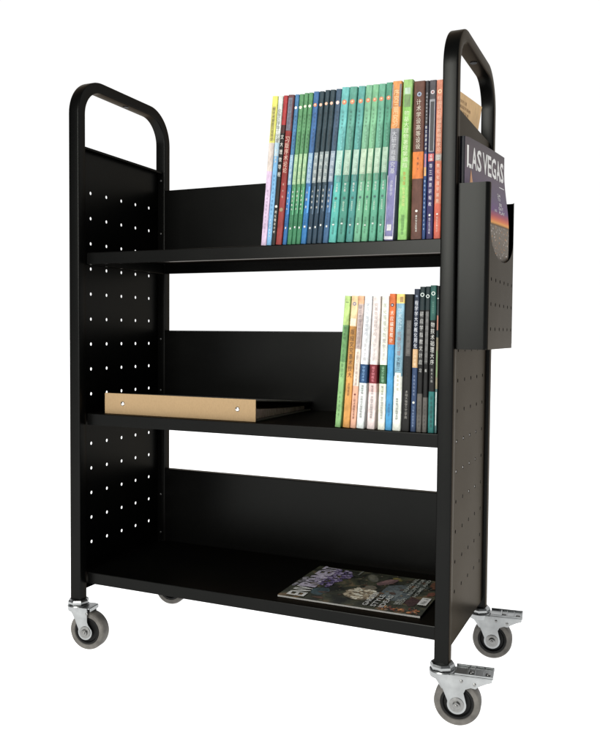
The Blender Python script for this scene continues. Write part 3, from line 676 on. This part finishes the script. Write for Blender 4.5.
# ------------------------------------------------------------------ travel magazine in the pocket
def travel_magazine():
    zb, zt = 0.6162, 0.9525; ya, yb = 0.0255, 0.2070
    root = thing('magazine', 'dark Las Vegas travel magazine with a sunset skyline cover standing in the side pocket', 'magazine', (0.785, 0.115, zb))
    def xs(s, z):
        bl = max(0, min(1, (0.93-z)/0.11)); bl = bl*bl*(3-2*bl)
        xl = 0.7695; xr = 0.7966+0.0100*bl
        return xl+(xr-xl)*s+0.0045*math.sin(PI*min(1, s*1.0))*(0.4+0.6*bl)-0.0022*max(0, 1-s/0.06)**2
    def P(s, z, off=0.0):
        return (xs(s, z)+off-0.785, ya+(yb-ya)*s-0.115, z-zb)
    m = bpy.data.materials.new('sunset_city_cover')
    nt, N, L, b = nodes_of(m)
    uv = N.new('ShaderNodeUVMap'); sep = N.new('ShaderNodeSeparateXYZ'); L.new(uv.outputs['UV'], sep.inputs[0])
    rp = N.new('ShaderNodeValToRGB'); cr = rp.color_ramp
    stops = [(0.0, (70, 66, 62)), (0.615, (112, 104, 94)), (0.622, (88, 72, 56)), (0.632, (214, 152, 86)), (0.648, (200, 112, 84)), (0.668, (160, 86, 92)), (0.695, (106, 84, 116)), (0.76, (100, 90, 106)), (0.90, (98, 88, 92)), (1.0, (84, 78, 80))]
    while len(cr.elements) < len(stops): cr.elements.new(0.5)
    for e, (p, c) in zip(cr.elements, stops): e.position = p; e.color = lin(c)+(1,)
    L.new(sep.outputs['Y'], rp.inputs['Fac'])
    vo = N.new('ShaderNodeTexVoronoi'); vo.inputs['Scale'].default_value = 42
    mp = N.new('ShaderNodeMapping'); mp.inputs['Scale'].default_value = (1, 1.7, 1)
    L.new(uv.outputs['UV'], mp.inputs['Vector']); L.new(mp.outputs['Vector'], vo.inputs['Vector'])
    lt = N.new('ShaderNodeValToRGB'); lt.color_ramp.elements[0].position = 0.12; lt.color_ramp.elements[0].color = (1, 1, 1, 1)
    lt.color_ramp.elements[1].position = 0.42; lt.color_ramp.elements[1].color = (0, 0, 0, 1)
    L.new(vo.outputs['Distance'], lt.inputs['Fac'])
    lc = N.new('ShaderNodeValToRGB'); q = lc.color_ramp
    q.elements[0].color = lin((214, 150, 92))+(1,); q.elements[1].color = lin((236, 226, 220))+(1,)
    e = q.elements.new(0.5); e.color = lin((96, 84, 76))+(1,)
    L.new(vo.outputs['Color'], lc.inputs['Fac'])
    below = N.new('ShaderNodeMath'); below.operation = 'LESS_THAN'; below.inputs[1].default_value = 0.618
    L.new(sep.outputs['Y'], below.inputs[0])
    mu = N.new('ShaderNodeMath'); mu.operation = 'MULTIPLY'; L.new(below.outputs[0], mu.inputs[0]); L.new(lt.outputs['Color'], mu.inputs[1])
    mx = N.new('ShaderNodeMix'); mx.data_type = 'RGBA'
    L.new(mu.outputs[0], mx.inputs['Factor']); L.new(rp.outputs['Color'], mx.inputs['A']); L.new(lc.outputs['Color'], mx.inputs['B'])
    L.new(mx.outputs['Result'], b.inputs['Base Color'])
    b.inputs['Roughness'].default_value = 0.6; b.inputs['Specular IOR Level'].default_value = 0.12
    ns, nz = 20, 24
    mb = MB(); vs = []; fs = []; uvs = []
    for i in range(ns+1):
        for j in range(nz+1):
            s = i/ns; vs.append(P(s, zb+(zt-zb)*j/nz)); uvs.append((s, j/nz))
    for i in range(ns):
        for j in range(nz):
            a = i*(nz+1)+j; fs.append([a, a+nz+1, a+nz+2, a+1])
    mb.add(vs, fs, m, None, True)
    navy = printed((22, 26, 44), 0.4, 0.15, 60, 0.4, 'magspine')
    n0 = len(mb.v)
    k = [P(0, z) for z in (zb, zt)]
    mb.add([(k[0][0]-0.0085, k[0][1]+0.0004, k[0][2]), (k[0][0]-0.0078, k[0][1]-0.0012, k[0][2]), (k[0][0]-0.001, k[0][1]-0.0008, k[0][2]), k[0],
            (k[1][0]-0.0085, k[1][1]+0.0004, k[1][2]), (k[1][0]-0.0078, k[1][1]-0.0012, k[1][2]), (k[1][0]-0.001, k[1][1]-0.0008, k[1][2]), k[1]],
           [[0, 1, 5, 4], [1, 2, 6, 5], [2, 3, 7, 6]], navy, None, True)
    white = printed((232, 230, 226), 0.45, 0.05, 100, 0.35, 'ink')
    def sp(u, v, *q): return P(u, v, 0.0004)
    # masthead letters one by one across the cover
    word = 'LAS VEGAS'
    adv = {'L': .46, 'A': .60, 'S': .54, 'V': .62, 'E': .52, 'G': .68, ' ': .12}
    tot = sum(adv[c] for c in word); u = 0.018; sc = 0.945/tot
    for c in word:
        wdt = adv[c]*sc
        if c != ' ': put_text(mb, c, sp, u+wdt*0.04, 0.9045, u+wdt*0.98, 0.9395, white, 0.022)
        u += wdt
    mb.add([(0.80, 0.8935), (0.95, 0.8935), (0.95, 0.8950), (0.80, 0.8950)], [[0, 1, 2, 3]], white, sp)
    # lit tower at the left and small cover lines at the right
    gold = printed((236, 168, 110), 0.5, 0.3, 200, 0.3, 'tower')
    mb.add([(0.03, 0.862), (0.155, 0.862), (0.135, 0.882), (0.10, 0.9035), (0.075, 0.882)], [[0, 1, 2, 3, 4]], gold, sp)
    for i, (ua, ub, z) in enumerate(((0.72, 0.80, 0.876), (0.72, 0.79, 0.869), (0.74, 0.82, 0.860), (0.72, 0.85, 0.853), (0.72, 0.88, 0.846))):
        mb.add([(ua, z), (ub, z), (ub, z+0.0045), (ua, z+0.0045)], [[0, 1, 2, 3]], white, sp) if i == 99 else put_text(mb, ('24', 'TO', 'SEE', 'EAT', 'PLAY')[i], sp, ua, z, ub, z+0.0052, white)
    put_text(mb, 'GUIDE', sp, 0.60, 0.848, 0.66, 0.852, white)
    o = mb.build('cover', root, recalc=False)
    uvl = o.data.uv_layers.new(name='UVMap')
    for lp in o.data.loops:
        uvl.data[lp.index].uv = uvs[lp.vertex_index] if lp.vertex_index < len(uvs) else (0.5, 0.5)
    pb = MB(); vs = []; fs = []
    dk = printed((60, 56, 78), 0.6, 0.2, 80, 0.3, 'magpages')
    for off in (-0.0006, -0.0072):
        for i in range(ns+1):
            for j in range(nz+1):
                s = 0.004+(i/ns)*(1.0 if off > -0.001 else 1.012)*0.994
                vs.append(P(s, zb+0.001+(zt-zb-0.002)*j/nz, off))
    S = (ns+1)*(nz+1)
    for i in range(ns):
        for j in range(nz):
            a = i*(nz+1)+j; qd = [a, a+nz+1, a+nz+2, a+1]
            fs += [qd, [S+k for k in qd[::-1]]]
    for i in range(ns):
        for j in (0, nz):
            a = i*(nz+1)+j; b2 = a+nz+1; fs.append([a, b2, S+b2, S+a])
    for j in range(nz):
        for i in (0, ns):
            a = i*(nz+1)+j; fs.append([a, a+1, S+a+1, S+a])
    pb.add(vs, fs, dk, None, True)
    pb.build('page_block', root, autosmooth=50)
travel_magazine()

# ------------------------------------------------------------------ food magazine lying on the bottom shelf
def flat_magazine():
    x0, x1, y0, y1 = 0.4325, 0.7000, 0.0470, 0.2460; zb = ZS[2]+0.0003; th = 0.0025
    root = thing('magazine', 'dark glossy magazine with purple flowers on its cover lying flat on the bottom shelf', 'magazine', ((x0+x1)/2, (y0+y1)/2, zb))
    def f(x, y, z): return (x-(x0+x1)/2, y-(y0+y1)/2, z-zb)
    def lift(x, y):                                 # gentle wave of the paper, right front corner curls a little
        a = (x-x0)/(x1-x0); b_ = (y-y0)/(y1-y0)
        return 0.0010*math.sin(PI*b_)+0.0022*max(0, a-0.75)**2*16*(1-b_)*0.25
    def S(lay): return lambda x, y, *q: f(x, y, zb+th+0.0005+lift(x, y)+0.00018*lay)
    mb = MB(); nx, ny = 24, 16; vs = []; fs = []
    bk = bpy.data.materials.new('dark_cover_photo'); nt, N, L, b = nodes_of(bk)
    tc = N.new('ShaderNodeTexCoord'); no = N.new('ShaderNodeTexNoise'); no.inputs['Scale'].default_value = 26; no.inputs['Detail'].default_value = 6
    no.inputs['Distortion'].default_value = 0.8
    rp = N.new('ShaderNodeValToRGB'); rp.color_ramp.elements[0].position = 0.38; rp.color_ramp.elements[0].color = lin((24, 26, 22))+(1,)
    rp.color_ramp.elements[1].position = 0.70; rp.color_ramp.elements[1].color = lin((124, 100, 74))+(1,)
    e = rp.color_ramp.elements.new(0.58); e.color = lin((66, 68, 52))+(1,)
    L.new(tc.outputs['Object'], no.inputs['Vector']); L.new(no.outputs['Fac'], rp.inputs['Fac']); L.new(rp.outputs['Color'], b.inputs['Base Color'])
    b.inputs['Roughness'].default_value = 0.42; b.inputs['Specular IOR Level'].default_value = 0.25
    for i in range(nx+1):
        for j in range(ny+1):
            vs.append((x0+(x1-x0)*i/nx, y0+(y1-y0)*j/ny))
    for i in range(nx):
        for j in range(ny):
            a = i*(ny+1)+j; fs.append([a, a+ny+1, a+ny+2, a+1])
    mb.add(vs, fs, bk, S(0), True)
    rg = random.Random(11)
    def col_(c, sc=120): return printed(c, 0.45, 0.25, sc, 0.25, 'coverink')
    def blob(cx, cy, rx, ry, c, lay, n=11, jit=0.25, rot=0.0):
        p = []
        for k in range(n):
            a = 2*PI*k/n; r = 1+rg.uniform(-jit, jit)
            u, v = rx*r*math.cos(a), ry*r*math.sin(a)
            p.append((min(x1-.001, max(x0+.001, cx+u*math.cos(rot)-v*math.sin(rot))), min(y1-.001, max(y0+.001, cy+u*math.sin(rot)+v*math.cos(rot)))))
        mb.add(p, [list(range(n))], col_(c), S(lay))
    # dark olive ground shapes, teal dish, grey-blue cloth
    blob(0.495, 0.096, 0.018, 0.020, (58, 84, 92), 1); blob(0.500, 0.104, 0.010, 0.012, (44, 66, 74), 2)
    blob(0.628, 0.150, 0.028, 0.050, (88, 100, 104), 1, 13, 0.2, 0.2); blob(0.622, 0.130, 0.016, 0.024, (112, 124, 126), 2)
    blob(0.650, 0.195, 0.020, 0.042, (74, 82, 76), 1, 12); blob(0.605, 0.222, 0.010, 0.012, (128, 112, 40), 2)
    # scattered sticks, shells and mushrooms
    for k in range(26):
        blob(rg.uniform(0.50, 0.66), rg.uniform(0.06, 0.235), rg.uniform(0.004, 0.011), rg.uniform(0.0025, 0.006), rg.choice([(96, 62, 42), (70, 62, 46), (120, 84, 56), (54, 60, 44), (84, 60, 50)]), 3, 8, 0.35, rg.uniform(0, PI))
    for cx, cy, rx, ry, c, r in ((0.561, 0.208, 0.010, 0.026, (92, 92, 78), 0.5), (0.556, 0.214, 0.006, 0.016, (112, 110, 92), 0.5), (0.593, 0.196, 0.011, 0.028, (116, 84, 84), -0.5), (0.592, 0.204, 0.006, 0.016, (142, 104, 102), -0.5), (0.575, 0.150, 0.012, 0.014, (112, 104, 86), 0.2)):
        blob(cx, cy, rx, ry, c, 4, 13, 0.12, r)
    # cream cauliflower-like head, built of many florets
    blob(0.571, 0.112, 0.032, 0.034, (122, 106, 82), 4, 16, 0.10)
    for k in range(90):
        a = rg.uniform(0, 2*PI); r = math.sqrt(rg.random())
        s = rg.uniform(0.0028, 0.0056)
        blob(0.571+0.029*r*math.cos(a), 0.112+0.031*r*math.sin(a), s, s*0.9, rg.choice([(226, 214, 184), (202, 186, 152), (180, 160, 126), (236, 228, 204), (150, 128, 98)]), 5+(k % 3), 7, 0.3)
    # purple blossom cluster
    for k in range(240):
        a = rg.uniform(0, 2*PI); r = math.sqrt(rg.random())
        u = 0.489+0.026*r*math.cos(a)+0.007*math.sin(3*a); v = 0.180+0.056*r*math.sin(a)
        s = rg.uniform(0.0022, 0.0050)
        blob(u, v, s, s, rg.choice([(120, 100, 158), (94, 76, 134), (150, 132, 180), (78, 62, 112), (170, 156, 192), (66, 58, 90)]), 5+(k % 4), 6, 0.4)
    for k in range(26): blob(0.448+rg.uniform(-0.012, 0.010), 0.135+rg.uniform(-0.03, 0.03), 0.004, 0.006, rg.choice([(120, 116, 124), (150, 146, 156), (88, 84, 96)]), 4, 7, 0.4)
    white = printed((222, 222, 218), 0.5, 0.10, 200, 0.2, 'coverink2'); lil = printed((190, 180, 204), 0.5, 0.22, 200, 0.2, 'coverink3')
    def V(lay, xb): 
        g = S(lay)                                   # text that reads towards the rear edge, its top towards the left
        return lambda u, v, *q: g(xb-v, u)
    word = 'ENVIRONMENT'; n = len(word); ys, ye = 0.0520, 0.2420
    wts = [0.4 if c == 'I' else 1.15 if c == 'M' else 0.9 for c in word]; tot = sum(wts); y = ys
    for c, wt in zip(word, wts):
        d = (ye-ys)*wt/tot
        put_text(mb, c, V(11, 0.4815), y+d*0.04, 0.0, y+d*0.96, 0.0345, white if y < 0.092 else lil, 0.02)
        y += d
    for t, xb, hgt, ya_, yb_ in (('GARDEN', 0.6010, 0.0100, 0.0550, 0.1260), ('STYLE', 0.6160, 0.0100, 0.0555, 0.1180), ('IDEAS', 0.6305, 0.0098, 0.0570, 0.1210)):
        put_text(mb, t, V(12, xb), ya_, 0, yb_, hgt, printed((206, 208, 204), 0.5, 0.2, 200, 0.2, 'coverink5'), 0.015)
    pale = printed((170, 176, 168), 0.5, 0.2, 200, 0.2, 'coverink4')
    for t, xb, hgt, ya_, yb_ in (('SEASONAL', 0.6440, 0.0072, 0.150, 0.238), ('RECIPES FOR', 0.6560, 0.0072, 0.135, 0.240), ('HOME AND', 0.6680, 0.0072, 0.130, 0.240), ('FRESH', 0.6560, 0.0100, 0.082, 0.116), ('NEW', 0.6470, 0.0060, 0.080, 0.108)):
        put_text(mb, t, V(12, xb), ya_, 0, yb_, hgt, pale, 0.01)
    for k in range(120):
        blob(rg.uniform(0.505, 0.695), rg.uniform(0.05, 0.242), rg.uniform(0.001, 0.0045), rg.uniform(0.001, 0.0030), rg.choice([(96, 92, 70), (70, 76, 56), (120, 100, 72), (56, 62, 52), (132, 116, 92), (86, 60, 44)]), 3, 6, 0.4, rg.uniform(0, PI))
    put_text(mb, 'THE HOME MAGAZINE', V(12, 0.5300), 0.212, 0, 0.240, 0.004, pale)
    mb.add([(0.6800, 0.0940), (0.6960, 0.0940), (0.6960, 0.1330), (0.6800, 0.1330)], [[0, 1, 2, 3]], white, S(12))
    put_text(mb, 'No. 6', V(13, 0.6925), 0.100, 0, 0.128, 0.0085, printed((60, 60, 60), 0.5, 0.05, 90))
    for k in range(60):
        blob(rg.uniform(0.622, 0.694), rg.uniform(0.050, 0.070)+0.0, rg.uniform(0.0015, 0.004), rg.uniform(0.0015, 0.004), rg.choice([(206, 110, 50), (230, 150, 80), (150, 60, 36), (214, 190, 150), (90, 70, 60)]), 6+(k % 3), 6, 0.3)
    blob(0.668, 0.110, 0.014, 0.022, (74, 40, 40), 4, 12, 0.3); blob(0.682, 0.215, 0.010, 0.020, (110, 62, 34), 4, 12, 0.3); blob(0.687, 0.160, 0.007, 0.014, (120, 60, 40), 4, 10, 0.3)
    mb.build('cover', root, recalc=False)
    q = MB(); vs = []; fs = []
    for lay in (0, 1):
        for i in range(nx+1):
            for j in range(ny+1):
                x = x0+0.0004+(x1-x0-0.0014)*i/nx; yy = y0+(y1-y0-0.0008)*j/ny
                vs.append(f(x, yy, zb if lay == 0 else zb+th+0.0002+lift(x, yy)))
    s0 = (nx+1)*(ny+1)
    for i in range(nx):
        for j in range(ny):
            a = i*(ny+1)+j; qd = [a, a+ny+1, a+ny+2, a+1]; fs += [qd[::-1], [s0+k for k in qd]]
    for i in range(nx):
        for j in (0, ny):
            a = i*(ny+1)+j; b2 = a+ny+1; fs.append([a, b2, s0+b2, s0+a])
    for j in range(ny):
        for i in (0, nx):
            a = i*(ny+1)+j; fs.append([a, a+1, s0+a+1, s0+a])
    q.add(vs, fs, simple('white_page_edges', (0.34, 0.335, 0.32), 0.7, 0, 0.1, 400, 0.2)); q.build('page_block', root)
flat_magazine()

# ------------------------------------------------------------------ ground, light, world, camera
gm = MB(); gm.add([(60*math.cos(2*PI*k/48), 60*math.sin(2*PI*k/48), 0) for k in range(48)], [list(range(48))], ground_mat())
g = gm.build('ground', None, recalc=False); g['kind'] = 'structure'; g.location = (0, 0, GZ)

w = bpy.data.worlds.new('World'); scene.world = w; w.use_nodes = True
N = w.node_tree.nodes; Lk = w.node_tree.links
bg = N['Background']
tc = N.new('ShaderNodeTexCoord'); sp = N.new('ShaderNodeSeparateXYZ'); rp = N.new('ShaderNodeValToRGB')
Lk.new(tc.outputs['Generated'], sp.inputs[0])
mr = N.new('ShaderNodeMapRange'); mr.inputs['From Min'].default_value = -1; mr.inputs['From Max'].default_value = 1
Lk.new(sp.outputs['Y'], mr.inputs['Value']); Lk.new(mr.outputs['Result'], rp.inputs['Fac'])
rp.color_ramp.elements[0].position = 0.44; rp.color_ramp.elements[0].color = (0.13, 0.134, 0.138, 1)
rp.color_ramp.elements[1].position = 0.60; rp.color_ramp.elements[1].color = (1.02, 1.02, 1.02, 1)
Lk.new(rp.outputs['Color'], bg.inputs['Color']); bg.inputs['Strength'].default_value = 1.0

def area(name, loc, target, size, power, colr):
    ld = bpy.data.lights.new(name, 'AREA'); ld.shape = 'RECTANGLE'; ld.size = size[0]; ld.size_y = size[1]; ld.energy = power; ld.color = colr
    o = bpy.data.objects.new(name, ld); col.objects.link(o); o.location = loc
    o.rotation_euler = (Vector(target)-Vector(loc)).to_track_quat('-Z', 'Y').to_euler()
    return o
area('softbox_lamp', (0.14, -2.4, 1.48), (0.45, 0.1, 0.85), (0.95, 1.45), 72, (1.0, 0.99, 0.94))

R = [[0.91683482, -0.39850909, -0.02458509], [0.39917321, 0.91621336, 0.0348401], [0.00864109, -0.04175632, 0.99909046]]
cd = bpy.data.cameras.new('Camera'); cam = bpy.data.objects.new('Camera', cd); col.objects.link(cam)
m4 = Matrix(((R[0][0], R[0][2], -R[0][1], 1.0575040), (R[1][0], R[1][2], -R[1][1], -1.2416421), (R[2][0], R[2][2], -R[2][1], 0.6375813), (0, 0, 0, 1)))
cam.matrix_world = m4
cd.sensor_fit = 'HORIZONTAL'; cd.sensor_width = 36; cd.lens = 798.5997/600*36
cd.shift_x = -(311.989-300)/600; cd.shift_y = -(374.5-366.944)/600
cd.clip_start = 0.02; cd.clip_end = 200
scene.camera = cam
scene.view_settings.view_transform = 'Standard'; scene.view_settings.look = 'None'; scene.view_settings.exposure = 0; scene.view_settings.gamma = 1
# everything down by the floor height so that the floor is z = 0
for o in list(scene.objects):
    if o.parent is None: o.location.z -= GZ
